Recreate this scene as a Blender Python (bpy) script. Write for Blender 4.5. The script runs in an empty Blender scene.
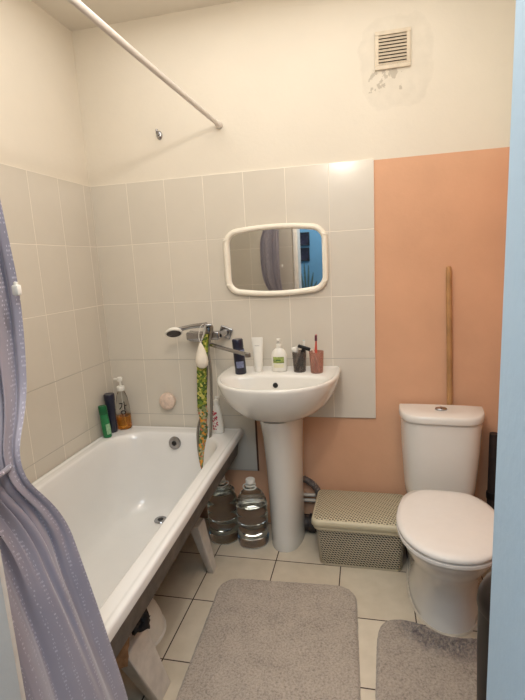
import bpy, bmesh, math, random
from math import sin, cos, pi, radians
from mathutils import Vector, Matrix, noise
random.seed(7)
S = bpy.context.scene
COL = S.collection

# ------------------------------------------------------------------ materials
def N(nt, t, **k):
    n = nt.nodes.new(t)
    for a, b in k.items(): setattr(n, a, b)
    return n
def M(nt, op, a, b=None, c=None):
    n = N(nt, 'ShaderNodeMath', operation=op)
    for i, v in enumerate((a, b, c)):
        if v is None: continue
        if isinstance(v, (int, float)): n.inputs[i].default_value = v
        else: nt.links.new(v, n.inputs[i])
    return n.outputs[0]
def MIX(nt, f, a, b):
    n = N(nt, 'ShaderNodeMix', data_type='RGBA')
    for i, v in ((0, f), (6, a), (7, b)):
        if isinstance(v, (int, float)): n.inputs[i].default_value = v
        elif isinstance(v, tuple): n.inputs[i].default_value = (*v, 1)
        else: nt.links.new(v, n.inputs[i])
    return n.outputs[2]
def NOISE(nt, scale, detail=3, vec=None, rough=.55):
    n = N(nt, 'ShaderNodeTexNoise'); n.inputs['Scale'].default_value = scale
    n.inputs['Detail'].default_value = detail; n.inputs['Roughness'].default_value = rough
    if vec is None: vec = N(nt, 'ShaderNodeTexCoord').outputs['Object']
    nt.links.new(vec, n.inputs['Vector'])
    return n.outputs['Fac']
def RAMP(nt, fac, stops):
    n = N(nt, 'ShaderNodeValToRGB'); nt.links.new(fac, n.inputs[0])
    e = n.color_ramp.elements
    while len(e) < len(stops): e.new(.5)
    for q, (p, c) in zip(e, stops): q.position = p; q.color = (*c, 1)
    return n.outputs[0]
def lin(r, g, b):
    f = lambda v: (v/255/12.92) if v/255 <= .04045 else ((v/255+.055)/1.055)**2.4
    return (f(r), f(g), f(b))
def newmat(name):
    m = bpy.data.materials.new(name); m.use_nodes = True
    nt = m.node_tree; b = nt.nodes['Principled BSDF']
    return m, nt, b
def mat(name, col, rough=.5, metal=0, var=.06, scale=30, bump=0, bscale=200, trans=0, ior=1.45, coat=0, spec=None, sheen=0, alpha=1, sss=0):
    m, nt, b = newmat(name)
    f = NOISE(nt, scale)
    lo = tuple(max(0, c*(1-var*1.5)) for c in col); hi = tuple(min(1, c*(1+var)) for c in col)
    nt.links.new(RAMP(nt, f, [(.3, lo), (.7, hi)]), b.inputs['Base Color'])
    b.inputs['Roughness'].default_value = rough; b.inputs['Metallic'].default_value = metal
    b.inputs['Transmission Weight'].default_value = trans; b.inputs['IOR'].default_value = ior
    b.inputs['Coat Weight'].default_value = coat; b.inputs['Coat Roughness'].default_value = .08
    b.inputs['Sheen Weight'].default_value = sheen
    if spec is not None: b.inputs['Specular IOR Level'].default_value = spec
    if alpha < 1: b.inputs['Alpha'].default_value = alpha
    if bump:
        bp = N(nt, 'ShaderNodeBump'); bp.inputs['Strength'].default_value = bump; bp.inputs['Distance'].default_value = .002
        nt.links.new(NOISE(nt, bscale, 4), bp.inputs['Height']); nt.links.new(bp.outputs[0], b.inputs['Normal'])
    return m

def wall_tile_mat(name, axis, off, z0, base):
    """20x30 cm glazed tiles in object (= world) space, thin pale joints."""
    m, nt, b = newmat(name)
    sp = N(nt, 'ShaderNodeSeparateXYZ'); nt.links.new(N(nt, 'ShaderNodeTexCoord').outputs['Object'], sp.inputs[0])
    u = M(nt, 'DIVIDE', M(nt, 'SUBTRACT', sp.outputs[axis], off), .2)
    v = M(nt, 'DIVIDE', M(nt, 'SUBTRACT', sp.outputs[2], z0), .3)
    du = M(nt, 'MULTIPLY', M(nt, 'PINGPONG', u, .5), .2)
    dv = M(nt, 'MULTIPLY', M(nt, 'PINGPONG', v, .5), .3)
    d = M(nt, 'MINIMUM', du, dv)
    g = M(nt, 'SUBTRACT', 1, M(nt, 'SMOOTH_MIN', M(nt, 'DIVIDE', d, .0021), 1, .2))
    g = M(nt, 'MAXIMUM', g, 0)
    cx = N(nt, 'ShaderNodeCombineXYZ'); nt.links.new(M(nt, 'FLOOR', u), cx.inputs[0]); nt.links.new(M(nt, 'FLOOR', v), cx.inputs[1])
    wn = N(nt, 'ShaderNodeTexWhiteNoise'); nt.links.new(cx.outputs[0], wn.inputs['Vector'])
    f = M(nt, 'ADD', M(nt, 'MULTIPLY', NOISE(nt, 9, 5), .6), M(nt, 'MULTIPLY', wn.outputs['Value'], .35))
    c = MIX(nt, f, tuple(x*.93 for x in base), tuple(min(1, x*1.05) for x in base))
    # joints: pale where vertical, darker and dirtier along the lower horizontals
    hor = M(nt, 'LESS_THAN', dv, .002)
    low = M(nt, 'LESS_THAN', sp.outputs[2], 1.15)
    jc = MIX(nt, M(nt, 'MULTIPLY', hor, low), tuple(min(1, x*1.35) for x in base), tuple(x*.45 for x in base))
    nt.links.new(MIX(nt, M(nt, 'MULTIPLY', g, .9), c, jc), b.inputs['Base Color'])
    nt.links.new(M(nt, 'ADD', M(nt, 'MULTIPLY', g, .5), .2), b.inputs['Roughness'])
    bp = N(nt, 'ShaderNodeBump'); bp.inputs['Strength'].default_value = .35; bp.inputs['Distance'].default_value = .003
    h = M(nt, 'ADD', M(nt, 'MULTIPLY', g, -1), M(nt, 'MULTIPLY', NOISE(nt, 14, 2), .35))
    nt.links.new(h, bp.inputs['Height']); nt.links.new(bp.outputs[0], b.inputs['Normal'])
    return m

def floor_mat():
    m, nt, b = newmat('floor_tiles')
    sp = N(nt, 'ShaderNodeSeparateXYZ'); nt.links.new(N(nt, 'ShaderNodeTexCoord').outputs['Object'], sp.inputs[0])
    u = M(nt, 'DIVIDE', M(nt, 'SUBTRACT', sp.outputs[0], .6335), .3)
    v = M(nt, 'DIVIDE', M(nt, 'SUBTRACT', sp.outputs[1], -.3064), .304)
    d = M(nt, 'MULTIPLY', M(nt, 'MINIMUM', M(nt, 'PINGPONG', u, .5), M(nt, 'PINGPONG', v, .5)), .3)
    g = M(nt, 'LESS_THAN', d, .0024)
    cx = N(nt, 'ShaderNodeCombineXYZ'); nt.links.new(M(nt, 'FLOOR', u), cx.inputs[0]); nt.links.new(M(nt, 'FLOOR', v), cx.inputs[1])
    wn = N(nt, 'ShaderNodeTexWhiteNoise'); nt.links.new(cx.outputs[0], wn.inputs['Vector'])
    f = M(nt, 'ADD', M(nt, 'MULTIPLY', NOISE(nt, 12, 6), .7), M(nt, 'MULTIPLY', wn.outputs['Value'], .3))
    c = RAMP(nt, f, [(.25, lin(196, 182, 160)), (.75, lin(218, 205, 184))])
    nt.links.new(MIX(nt, g, c, lin(70, 52, 42)), b.inputs['Base Color'])
    nt.links.new(M(nt, 'ADD', M(nt, 'MULTIPLY', g, .5), .33), b.inputs['Roughness'])
    bp = N(nt, 'ShaderNodeBump'); bp.inputs['Strength'].default_value = .4; bp.inputs['Distance'].default_value = .002
    nt.links.new(M(nt, 'ADD', M(nt, 'MULTIPLY', g, -1), M(nt, 'MULTIPLY', NOISE(nt, 90, 3), .15)), bp.inputs['Height'])
    nt.links.new(bp.outputs[0], b.inputs['Normal'])
    return m

def paint_mat(name, base, var=.05, stain=False):
    m, nt, b = newmat(name)
    tc = N(nt, 'ShaderNodeTexCoord').outputs['Object']
    f = NOISE(nt, 3, 6, tc)
    c = RAMP(nt, f, [(.3, tuple(x*(1-var) for x in base)), (.7, tuple(min(1, x*(1+var*.6)) for x in base))])
    if stain:
        # filler patch around the vent grille: rounded patch with a ragged edge and smudges
        sp = N(nt, 'ShaderNodeSeparateXYZ'); nt.links.new(tc, sp.inputs[0])
        dx = M(nt, 'ABSOLUTE', M(nt, 'DIVIDE', M(nt, 'SUBTRACT', sp.outputs[0], 1.492), .145))
        dz = M(nt, 'ABSOLUTE', M(nt, 'DIVIDE', M(nt, 'SUBTRACT', sp.outputs[2], 2.185), .175))
        r = M(nt, 'POWER', M(nt, 'ADD', M(nt, 'POWER', dx, 3.5), M(nt, 'POWER', dz, 3.5)), 1/3.5)
        r = M(nt, 'ADD', r, M(nt, 'MULTIPLY', M(nt, 'SUBTRACT', NOISE(nt, 9, 4, tc), .5), .5))
        mask = M(nt, 'MULTIPLY', M(nt, 'LESS_THAN', r, 1.0), M(nt, 'ADD', -.12, M(nt, 'MULTIPLY', NOISE(nt, 22, 5, tc), .65)))
        edge = M(nt, 'MULTIPLY', M(nt, 'LESS_THAN', M(nt, 'ABSOLUTE', M(nt, 'SUBTRACT', r, 1)), .04), .14)
        mk = M(nt, 'MAXIMUM', mask, edge)
        c = MIX(nt, mk, c, lin(196, 188, 172))
        # dark smudges just under the grille
        q = M(nt, 'MULTIPLY', M(nt, 'GREATER_THAN', NOISE(nt, 34, 4, tc), .57),
              M(nt, 'MULTIPLY', M(nt, 'LESS_THAN', M(nt, 'ABSOLUTE', M(nt, 'SUBTRACT', sp.outputs[0], 1.45)), .07),
                M(nt, 'LESS_THAN', M(nt, 'ABSOLUTE', M(nt, 'SUBTRACT', sp.outputs[2], 2.12)), .045)))
        c = MIX(nt, M(nt, 'MULTIPLY', q, .45), c, lin(140, 128, 110))
    nt.links.new(c, b.inputs['Base Color']); b.inputs['Roughness'].default_value = .75
    bp = N(nt, 'ShaderNodeBump'); bp.inputs['Strength'].default_value = .35; bp.inputs['Distance'].default_value = .002
    nt.links.new(NOISE(nt, 60, 4, tc), bp.inputs['Height']); nt.links.new(bp.outputs[0], b.inputs['Normal'])
    return m

def weave_mat(name, col, su, sv, hole, slant, thr):
    """moulded plastic lattice: UV driven rows of slanted openings, cut right through."""
    m, nt, b = newmat(name)
    sp = N(nt, 'ShaderNodeSeparateXYZ'); nt.links.new(N(nt, 'ShaderNodeTexCoord').outputs['UV'], sp.inputs[0])
    v = M(nt, 'DIVIDE', sp.outputs[1], sv)
    row = M(nt, 'FLOOR', v)
    u = M(nt, 'ADD', M(nt, 'DIVIDE', sp.outputs[0], su), M(nt, 'MULTIPLY', row, .5))
    fu = M(nt, 'SUBTRACT', M(nt, 'FRACT', u), .5); fv = M(nt, 'SUBTRACT', M(nt, 'FRACT', v), .5)
    a = M(nt, 'ADD', fu, M(nt, 'MULTIPLY', fv, slant))
    d = M(nt, 'ADD', M(nt, 'POWER', M(nt, 'DIVIDE', M(nt, 'ABSOLUTE', a), .33), 2), M(nt, 'POWER', M(nt, 'DIVIDE', M(nt, 'ABSOLUTE', fv), .36), 2))
    band = M(nt, 'MULTIPLY', M(nt, 'GREATER_THAN', sp.outputs[1], thr[0]), M(nt, 'LESS_THAN', sp.outputs[1], thr[1]))
    h = M(nt, 'MULTIPLY', M(nt, 'LESS_THAN', d, 1), band)
    shade = M(nt, 'MULTIPLY', M(nt, 'LESS_THAN', d, 1.9), band)
    base = MIX(nt, M(nt, 'MULTIPLY', shade, .35), col, tuple(x*.45 for x in col))
    nt.links.new(base if hole else MIX(nt, h, base, tuple(x*.25 for x in col)), b.inputs['Base Color'])
    b.inputs['Roughness'].default_value = .5
    bp = N(nt, 'ShaderNodeBump'); bp.inputs['Strength'].default_value = .5; bp.inputs['Distance'].default_value = .002
    nt.links.new(M(nt, 'MULTIPLY', M(nt, 'MINIMUM', d, 2), band), bp.inputs['Height']); nt.links.new(bp.outputs[0], b.inputs['Normal'])
    if hole: nt.links.new(M(nt, 'SUBTRACT', 1, h), b.inputs['Alpha'])
    return m

def rug_mat(name, base, dark=None):
    m, nt, b = newmat(name)
    tc = N(nt, 'ShaderNodeTexCoord').outputs['Object']
    f = M(nt, 'ADD', M(nt, 'MULTIPLY', NOISE(nt, 130, 5, tc, .75), .82), M(nt, 'MULTIPLY', NOISE(nt, 14, 4, tc), .18))
    c = RAMP(nt, f, [(.36, tuple(x*.52 for x in base)), (.50, base), (.66, tuple(min(1, x*1.25) for x in base))])
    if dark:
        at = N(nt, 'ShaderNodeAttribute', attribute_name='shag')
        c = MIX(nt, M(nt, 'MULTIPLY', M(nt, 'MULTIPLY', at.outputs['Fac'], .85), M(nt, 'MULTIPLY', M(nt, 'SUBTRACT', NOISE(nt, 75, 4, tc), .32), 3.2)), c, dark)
    nt.links.new(c, b.inputs['Base Color']); b.inputs['Roughness'].default_value = .95
    b.inputs['Sheen Weight'].default_value = .25
    b.inputs['Specular IOR Level'].default_value = .1
    bp = N(nt, 'ShaderNodeBump'); bp.inputs['Strength'].default_value = .8; bp.inputs['Distance'].default_value = .004
    nt.links.new(NOISE(nt, 260, 4, tc, .7), bp.inputs['Height']); nt.links.new(bp.outputs[0], b.inputs['Normal'])
    return m

def curtain_mat():
    m, nt, b = newmat('satin_curtain')
    uvo = N(nt, 'ShaderNodeTexCoord').outputs['UV']
    sp = N(nt, 'ShaderNodeSeparateXYZ'); nt.links.new(uvo, sp.inputs[0])
    base = RAMP(nt, NOISE(nt, 5, 3), [(.3, lin(142, 137, 148)), (.7, lin(158, 152, 163))])
    # woven pattern of little shiny dots in vertical bands
    u = M(nt, 'DIVIDE', sp.outputs[0], .0075); v = M(nt, 'DIVIDE', sp.outputs[1], .0085)
    row = M(nt, 'FLOOR', v)
    u2 = M(nt, 'ADD', u, M(nt, 'MULTIPLY', M(nt, 'SINE', M(nt, 'MULTIPLY', row, 2.1)), .9))
    fu = M(nt, 'SUBTRACT', M(nt, 'FRACT', u2), .5); fv = M(nt, 'SUBTRACT', M(nt, 'FRACT', v), .5)
    d = M(nt, 'SQRT', M(nt, 'ADD', M(nt, 'MULTIPLY', fu, fu), M(nt, 'MULTIPLY', fv, fv)))
    cx = N(nt, 'ShaderNodeCombineXYZ'); nt.links.new(M(nt, 'FLOOR', u2), cx.inputs[0]); nt.links.new(row, cx.inputs[1])
    wn = N(nt, 'ShaderNodeTexWhiteNoise'); nt.links.new(cx.outputs[0], wn.inputs['Vector'])
    band = M(nt, 'LESS_THAN', M(nt, 'FRACT', M(nt, 'DIVIDE', sp.outputs[0], .12)), .28)
    dot = M(nt, 'MULTIPLY', M(nt, 'LESS_THAN', d, .24), M(nt, 'MULTIPLY', band, M(nt, 'GREATER_THAN', wn.outputs['Value'], .5)))
    nt.links.new(MIX(nt, dot, base, lin(212, 206, 218)), b.inputs['Base Color'])
    b.inputs['Roughness'].default_value = .42; b.inputs['Sheen Weight'].default_value = .35
    b.inputs['Metallic'].default_value = .12
    bp = N(nt, 'ShaderNodeBump'); bp.inputs['Strength'].default_value = .2; bp.inputs['Distance'].default_value = .002
    nt.links.new(M(nt, 'ADD', NOISE(nt, 40, 3), dot), bp.inputs['Height']); nt.links.new(bp.outputs[0], b.inputs['Normal'])
    return m

def scrub_mat():
    m, nt, b = newmat('knitted_net_strip')
    tc = N(nt, 'ShaderNodeTexCoord').outputs['Object']
    sp = N(nt, 'ShaderNodeSeparateXYZ'); nt.links.new(tc, sp.inputs[0])
    vo = N(nt, 'ShaderNodeTexVoronoi'); vo.inputs['Scale'].default_value = 95; nt.links.new(tc, vo.inputs['Vector'])
    s2 = N(nt, 'ShaderNodeSeparateColor'); nt.links.new(vo.outputs['Color'], s2.inputs[0])
    up = RAMP(nt, s2.outputs[0], [(0, lin(70, 92, 30)), (.35, lin(135, 142, 48)), (.62, lin(192, 182, 92)), (.86, lin(100, 125, 45))])
    dn = RAMP(nt, s2.outputs[1], [(0, lin(80, 98, 56)), (.28, lin(125, 132, 82)), (.52, lin(210, 142, 52)), (.68, lin(176, 104, 76)), (.78, lin(172, 160, 122))])
    for n_ in (up, dn): n_.node.color_ramp.interpolation = 'CONSTANT'
    t = M(nt, 'LESS_THAN', M(nt, 'ADD', sp.outputs[2], M(nt, 'MULTIPLY', NOISE(nt, 30, 2, tc), .1)), -.30)
    nt.links.new(MIX(nt, t, up, dn), b.inputs['Base Color']); b.inputs['Roughness'].default_value = .85
    bp = N(nt, 'ShaderNodeBump'); bp.inputs['Strength'].default_value = 1; bp.inputs['Distance'].default_value = .003
    nt.links.new(vo.outputs['Distance'], bp.inputs['Height']); nt.links.new(bp.outputs[0], b.inputs['Normal'])
    return m

def plaster_shadow_black(): pass
K = {}
K['white_wall'] = paint_mat('cream_wall_paint', lin(222, 213, 197), .03, True)
K['side_wall'] = paint_mat('cream_side_wall_paint', lin(222, 213, 197), .03)
K['ceiling'] = paint_mat('ceiling_paint', lin(226, 219, 206), .03)
K['peach'] = paint_mat('peach_wall_paint', lin(216, 167, 133), .08)
K['tile_b'] = wall_tile_mat('wall_tiles_back', 0, 0, 1.805, lin(214, 206, 192))
K['tile_l'] = wall_tile_mat('wall_tiles_side', 1, -.0609, 1.805, lin(210, 202, 188))
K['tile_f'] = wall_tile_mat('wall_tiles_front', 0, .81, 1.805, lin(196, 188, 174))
K['floor'] = floor_mat()
K['jamb'] = paint_mat('pale_blue_jamb_paint', lin(182, 203, 217), .03)
K['jamb_shaded'] = paint_mat('white_jamb_paint_shaded', lin(190, 195, 194), .03)  # white left reveal; its shade is mixed into the greyer base colour
K['hallblue'] = paint_mat('hall_blue_paint', lin(96, 140, 164), .08)
K['white_trim'] = mat('white_trim_paint', lin(225, 220, 210), .5)
K['enamel'] = mat('white_bath_enamel', lin(228, 226, 222), .16, var=.01, scale=8, coat=.4)
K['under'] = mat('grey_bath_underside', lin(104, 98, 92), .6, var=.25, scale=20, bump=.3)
K['ceramic'] = mat('white_ceramic', lin(224, 220, 212), .12, var=.012, scale=6, coat=.4)
K['ceramic2'] = mat('white_ceramic_toilet', lin(226, 221, 213), .14, var=.012, scale=6, coat=.4)
K['seat'] = mat('white_seat_plastic', lin(228, 222, 215), .25, var=.01)
K['chrome'] = mat('chrome', lin(168, 168, 170), .16, 1, var=.03)
K['steel'] = mat('brushed_steel', lin(150, 146, 140), .35, 1, var=.1)
K['hose'] = mat('grey_shower_hose', lin(150, 144, 134), .35, .7, var=.15, scale=300)
K['black'] = mat('black_plastic', lin(22, 20, 20), .45, var=.2)
K['darkgrey'] = mat('dark_grey_plastic', lin(60, 54, 52), .35, var=.15)
K['navy'] = mat('navy_plastic', lin(20, 23, 46), .3, var=.15, coat=.3)
K['navyband'] = mat('blue_grey_print', lin(120, 128, 160), .35, var=.2, scale=120)
K['green'] = mat('green_plastic', lin(20, 118, 66), .3, var=.08, coat=.3)
K['greencap'] = mat('dark_green_cap', lin(12, 92, 50), .4)
K['paleprint'] = mat('pale_print', lin(150, 190, 150), .4, var=.2, scale=150)
K['pwhite'] = mat('white_plastic', lin(232, 228, 218), .35, var=.02)
K['frame'] = mat('mirror_frame_plastic', lin(240, 232, 216), .3, var=.01)
K['redprint'] = mat('red_print', lin(190, 70, 80), .45, var=.2, scale=150)
K['greyprint'] = mat('grey_print', lin(165, 160, 155), .45)
K['leafprint'] = mat('green_leaf_print', lin(150, 165, 90), .45, var=.4, scale=90)
K['cream_print'] = mat('cream_print', lin(226, 220, 190), .45)
K['glass'] = mat('clear_plastic', (.96, .97, .95), .04, trans=1, ior=1.2, var=.0)
K['jug'] = mat('jug_plastic', (.96, .98, .97), .06, trans=1, ior=1.18, var=.03)
K['water'] = mat('water', (.95, .98, .975), .0, trans=1, ior=1.33, var=0)
K['amber'] = mat('amber_liquid', (.95, .42, .06), .05, trans=.75, ior=1.3, var=.1)
K['smoke'] = mat('smoky_plastic', (.42, .37, .34), .1, trans=.85, ior=1.2)
K['brown_clear'] = mat('brown_translucent_plastic', (.70, .42, .34), .12, trans=.7, ior=1.2)
K['print_black'] = mat('black_print', lin(30, 20, 18), .5)
K['foam'] = mat('pale_sponge', lin(226, 202, 184), .9, var=.12, scale=60, bump=.8, bscale=300)
K['pumice'] = mat('cream_sponge', lin(232, 222, 205), .85, var=.05, bump=.5, bscale=200)
K['scrub'] = scrub_mat()
K['string'] = mat('white_string', lin(215, 210, 200), .8)
K['wood'] = mat('broom_handle_wood', lin(176, 132, 86), .55, var=.15, scale=14)
K['rod'] = mat('white_rod_enamel', lin(215, 208, 200), .3, var=.02)
K['legwood'] = mat('white_painted_leg', lin(205, 198, 188), .6, var=.08, scale=25, bump=.4, bscale=80)
K['card'] = mat('torn_cardboard', lin(160, 125, 90), .9, var=.2, scale=30, bump=.5)
K['basket'] = weave_mat('basket_lattice', lin(200, 188, 164), .0135, .0112, True, .5, (.012, .190))
K['lidw'] = weave_mat('basket_lid_weave', lin(208, 196, 166), .0125, .0125, False, 0, (.022, 10))
K['basket_plain'] = mat('basket_plastic', lin(205, 192, 162), .45, var=.03)
K['basket_in'] = mat('basket_inside_shade', lin(34, 30, 26), .9)
K['rug'] = rug_mat('taupe_rug_pile', lin(178, 164, 149))
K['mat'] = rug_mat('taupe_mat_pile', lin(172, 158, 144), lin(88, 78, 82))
K['pipew'] = mat('pale_pipe', lin(190, 182, 170), .4)
K['pipegrey'] = mat('corrugated_grey', lin(96, 88, 84), .5)
K['pipedark'] = mat('dark_drain_pipe', lin(48, 40, 38), .6, var=.2)
K['brown'] = mat('brown_cover', lin(96, 62, 42), .6)
K['curtain'] = curtain_mat()
K['ventw'] = mat('vent_plastic', lin(212, 198, 176), .5)
K['ventd'] = mat('vent_shaft_dark', lin(60, 50, 42), .9)
K['pink'] = mat('coral_plastic', lin(205, 92, 78), .35)
K['maroon'] = mat('maroon_plastic', lin(96, 44, 56), .4)
K['teal'] = mat('pale_teal_plastic', lin(130, 175, 175), .35)
K['bristle'] = mat('white_bristles', lin(225, 222, 214), .8)
K['leaf'] = mat('grey_green_leaf', lin(76, 96, 88), .6, var=.2)
K['caulk'] = mat('white_caulk', lin(205, 195, 178), .7, var=.1)
K['bin'] = mat('dark_brown_bin', lin(26, 21, 20), .4, var=.15)
K['binrim'] = mat('brown_bin_rim', lin(40, 33, 30), .35)
K['photo1'] = mat('dark_photo_print', lin(40, 34, 48), .3, var=.6, scale=40)
mm, nt, b = newmat('mirror_silver'); b.inputs['Metallic'].default_value = 1; b.inputs['Roughness'].default_value = .02
nt.links.new(RAMP(nt, NOISE(nt, 4), [(.3, (.80, .81, .80)), (.7, (.84, .85, .84))]), b.inputs['Base Color']); K['mirror'] = mm
mm, nt, b = newmat('lamp_glass'); b.inputs['Emission Color'].default_value = (1, .86, .68, 1); b.inputs['Emission Strength'].default_value = 9
nt.links.new(RAMP(nt, NOISE(nt, 4), [(.3, (.9, .88, .85)), (.7, (.95, .93, .9))]), b.inputs['Base Color']); K['lamp'] = mm

# ------------------------------------------------------------------ geometry helpers
def obj(name, data, m, parent=None, smooth=True, angle=40, uv=None):
    """data = (verts, faces); with a parent, verts are in the parent's local space."""
    vs, fs = data[0], data[1]
    me = bpy.data.meshes.new(name); me.from_pydata([tuple(v) for v in vs], [], [tuple(f) for f in fs])
    uvs = data[2] if len(data) > 2 else uv
    if uvs:
        l = me.uv_layers.new(name='UVMap')
        for p in me.polygons:
            for li, vi in zip(p.loop_indices, p.vertices): l.data[li].uv = uvs[vi]
    bm = bmesh.new(); bm.from_mesh(me); bmesh.ops.recalc_face_normals(bm, faces=bm.faces); bm.to_mesh(me); bm.free()
    me.materials.append(m)
    if smooth:
        me.polygons.foreach_set('use_smooth', [True]*len(me.polygons)); me.set_sharp_from_angle(angle=radians(angle))
    o = bpy.data.objects.new(name, me); COL.objects.link(o)
    if parent: o.parent = parent
    return o
def thing(name, label, cat, loc=(0, 0, 0), rotz=0, group=None):
    o = bpy.data.objects.new(name, None); COL.objects.link(o)
    o.empty_display_size = .05; o.location = loc; o.rotation_euler = (0, 0, rotz)
    o['label'] = label; o['category'] = cat
    if group: o['group'] = group
    return o
def tag(o, label, cat, group=None):
    o['label'] = label; o['category'] = cat
    if group: o['group'] = group
    return o
def struct(name, data, m, parent=None, **k):
    o = obj(name, data, m, parent, **k)
    o['kind'] = 'structure'
    return o
def join(*ds):
    V, F, U = [], [], []
    uvs = all(len(d) > 2 for d in ds)
    for d in ds:
        n = len(V); V += list(d[0]); F += [tuple(i+n for i in f) for f in d[1]]
        if uvs: U += list(d[2])
    return (V, F, U) if uvs else (V, F)
def xf(d, mtx): return (([mtx @ Vector(v) for v in d[0]], d[1]) + tuple(d[2:]))
def sh(d, x, y, z): return xf(d, Matrix.Translation((x, y, z)))
def box(x0, x1, y0, y1, z0, z1, bev=0, seg=2):
    bm = bmesh.new(); bmesh.ops.create_cube(bm, size=1)
    for v in bm.verts: v.co = Vector((x0+(v.co.x+.5)*(x1-x0), y0+(v.co.y+.5)*(y1-y0), z0+(v.co.z+.5)*(z1-z0)))
    if bev: bmesh.ops.bevel(bm, geom=list(bm.edges), offset=bev, segments=seg, profile=.5, affect='EDGES')
    bm.verts.index_update()
    r = ([v.co.copy() for v in bm.verts], [[v.index for v in f.verts] for f in bm.faces]); bm.free(); return r
def loft(loops, cap0=True, cap1=True):
    n = len(loops[0]); V, U = [], []; F = []
    acc = 0
    for k, L in enumerate(loops):
        if k: acc += sum((Vector(a)-Vector(b)).length for a, b in zip(L, loops[k-1]))/n
        s = 0
        for i, p in enumerate(L):
            if i: s += (Vector(p)-Vector(L[i-1])).length
            V.append(Vector(p)); U.append((s, acc))
    for k in range(len(loops)-1):
        for i in range(n):
            j = (i+1) % n
            F.append((k*n+i, k*n+j, (k+1)*n+j, (k+1)*n+i))
    if cap0: F.append(tuple(range(n))[::-1])
    if cap1: F.append(tuple(range((len(loops)-1)*n, len(loops)*n)))
    return V, F, U
def lathe(prof, n=28, cx=0, cy=0, sx=1, sy=1, cap=True):
    """prof: list of (r, z)."""
    return loft([[(cx+r*sx*cos(2*pi*i/n), cy+r*sy*sin(2*pi*i/n), z) for i in range(n)] for r, z in prof], cap, cap)
def tube(pts, r, n=12, cap=True, flat=1):
    P = [Vector(p) for p in pts]; rr = r if isinstance(r, (list, tuple)) else [r]*len(P)
    loops = []; up = None
    for i, p in enumerate(P):
        t = (P[min(i+1, len(P)-1)]-P[max(i-1, 0)]).normalized()
        if up is None: up = Vector((0, 0, 1)) if abs(t.z) < .9 else Vector((0, 1, 0))
        a = t.cross(up).normalized(); up = a.cross(t).normalized()
        loops.append([p + (a*cos(2*pi*k/n)+up*sin(2*pi*k/n)*flat)*rr[i] for k in range(n)])
    return loft(loops, cap, cap)
def spline(pts, n=8):
    P = [Vector(p) for p in pts]; P = [P[0]*2-P[1]] + P + [P[-1]*2-P[-2]]; out = []
    for i in range(1, len(P)-2):
        a, b_, c, d = P[i-1:i+3]
        for k in range(n):
            t = k/n
            out.append(.5*((2*b_)+(-a+c)*t+(2*a-5*b_+4*c-d)*t*t+(-a+3*b_-3*c+d)*t**3))
    out.append(P[-2]); return out
def rrect(x0, x1, y0, y1, r, z=0, nc=8, ns=6):
    """r = radii for corners (x1,y1),(x0,y1),(x0,y0),(x1,y0)"""
    if isinstance(r, (int, float)): r = (r,)*4
    cs = [(x1, y1, 0, -1, -1), (x0, y1, 90, 1, -1), (x0, y0, 180, 1, 1), (x1, y0, 270, -1, 1)]
    out = []
    for q, ((x, y, a0, sx, sy), ra) in enumerate(zip(cs, r)):
        cx, cy = x+sx*ra, y+sy*ra
        arc = [(cx+ra*cos(radians(a0+90*k/nc)), cy+ra*sin(radians(a0+90*k/nc)), z) for k in range(nc+1)]
        if out:
            p, e = out[-1], arc[0]
            out += [(p[0]+(e[0]-p[0])*k/ns, p[1]+(e[1]-p[1])*k/ns, z) for k in range(1, ns)]
        out += arc
    p, e = out[-1], out[0]
    out += [(p[0]+(e[0]-p[0])*k/ns, p[1]+(e[1]-p[1])*k/ns, z) for k in range(1, ns)]
    return out
def dloop(hw, depth, z, yb=0, n=40, ex=2.5, ey=2.0, cx=0):
    """flat back at yb, round front reaching yb-depth"""
    out = []
    for k in range(n+1):
        a = pi + pi*k/n
        c, s = cos(a), sin(a)
        out.append((cx+hw*math.copysign(abs(c)**(2/ex), c), yb-depth*abs(s)**(2/ey), z))
    for k in range(1, 10):
        out.append((cx+hw-2*hw*k/10, yb, z))
    return out
def egg(hw, yb, yc, yf, z, n=56, eb=3.2):
    out = []
    for k in range(n):
        a = 2*pi*k/n; c, s = cos(a), sin(a)
        if s >= 0: out.append((hw*math.copysign(abs(c)**(2/eb), c), yc+(yb-yc)*abs(s)**(2/eb), z))
        else: out.append((hw*math.copysign(abs(c)**(1/1.08), c), yc-(yc-yf)*abs(s)**(1/1.08), z))
    return out
def decal(strokes, r, ang, w=.002, z=0, cx=0, cy=0, lift=.0007, rf=None):
    """strokes on a cylinder of radius r (tangential s, height h) facing angle ang"""
    V, F = [], []
    def P(s, h):
        a = ang + s/r
        if rf: return Vector(((rf(h)+lift)*cos(a), (rf(h)+lift)*sin(a), z+h))
        return Vector((cx+(r+lift)*cos(a), cy+(r+lift)*sin(a), z+h))
    for st in strokes:
        pts = st[0]; ww = st[1] if len(st) > 1 else w
        for (a, b_) in zip(pts, pts[1:]):
            d = Vector((b_[0]-a[0], b_[1]-a[1])); L = d.length or 1e-6; d /= L; nrm = Vector((-d.y, d.x))*ww/2
            a2 = Vector(a)-d*ww*.3; b2 = Vector(b_)+d*ww*.3
            m_ = max(1, int(abs(b2.x-a2.x)/(r*.1)))
            for k in range(m_):
                p, q = a2.lerp(b2, k/m_), a2.lerp(b2, (k+1)/m_); i = len(V)
                V += [P(*(p+nrm)), P(*(q+nrm)), P(*(q-nrm)), P(*(p-nrm))]; F.append((i, i+1, i+2, i+3))
    return V, F
def patch(r, ang, half, z0, z1, cx=0, cy=0, lift=.0006, n=10):
    V, F = [], []
    for k in range(n+1):
        a = ang-half+2*half*k/n
        for z in (z0, z1): V.append(Vector((cx+(r+lift)*cos(a), cy+(r+lift)*sin(a), z)))
    for k in range(n): F.append((2*k, 2*k+2, 2*k+3, 2*k+1))
    return V, F

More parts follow.
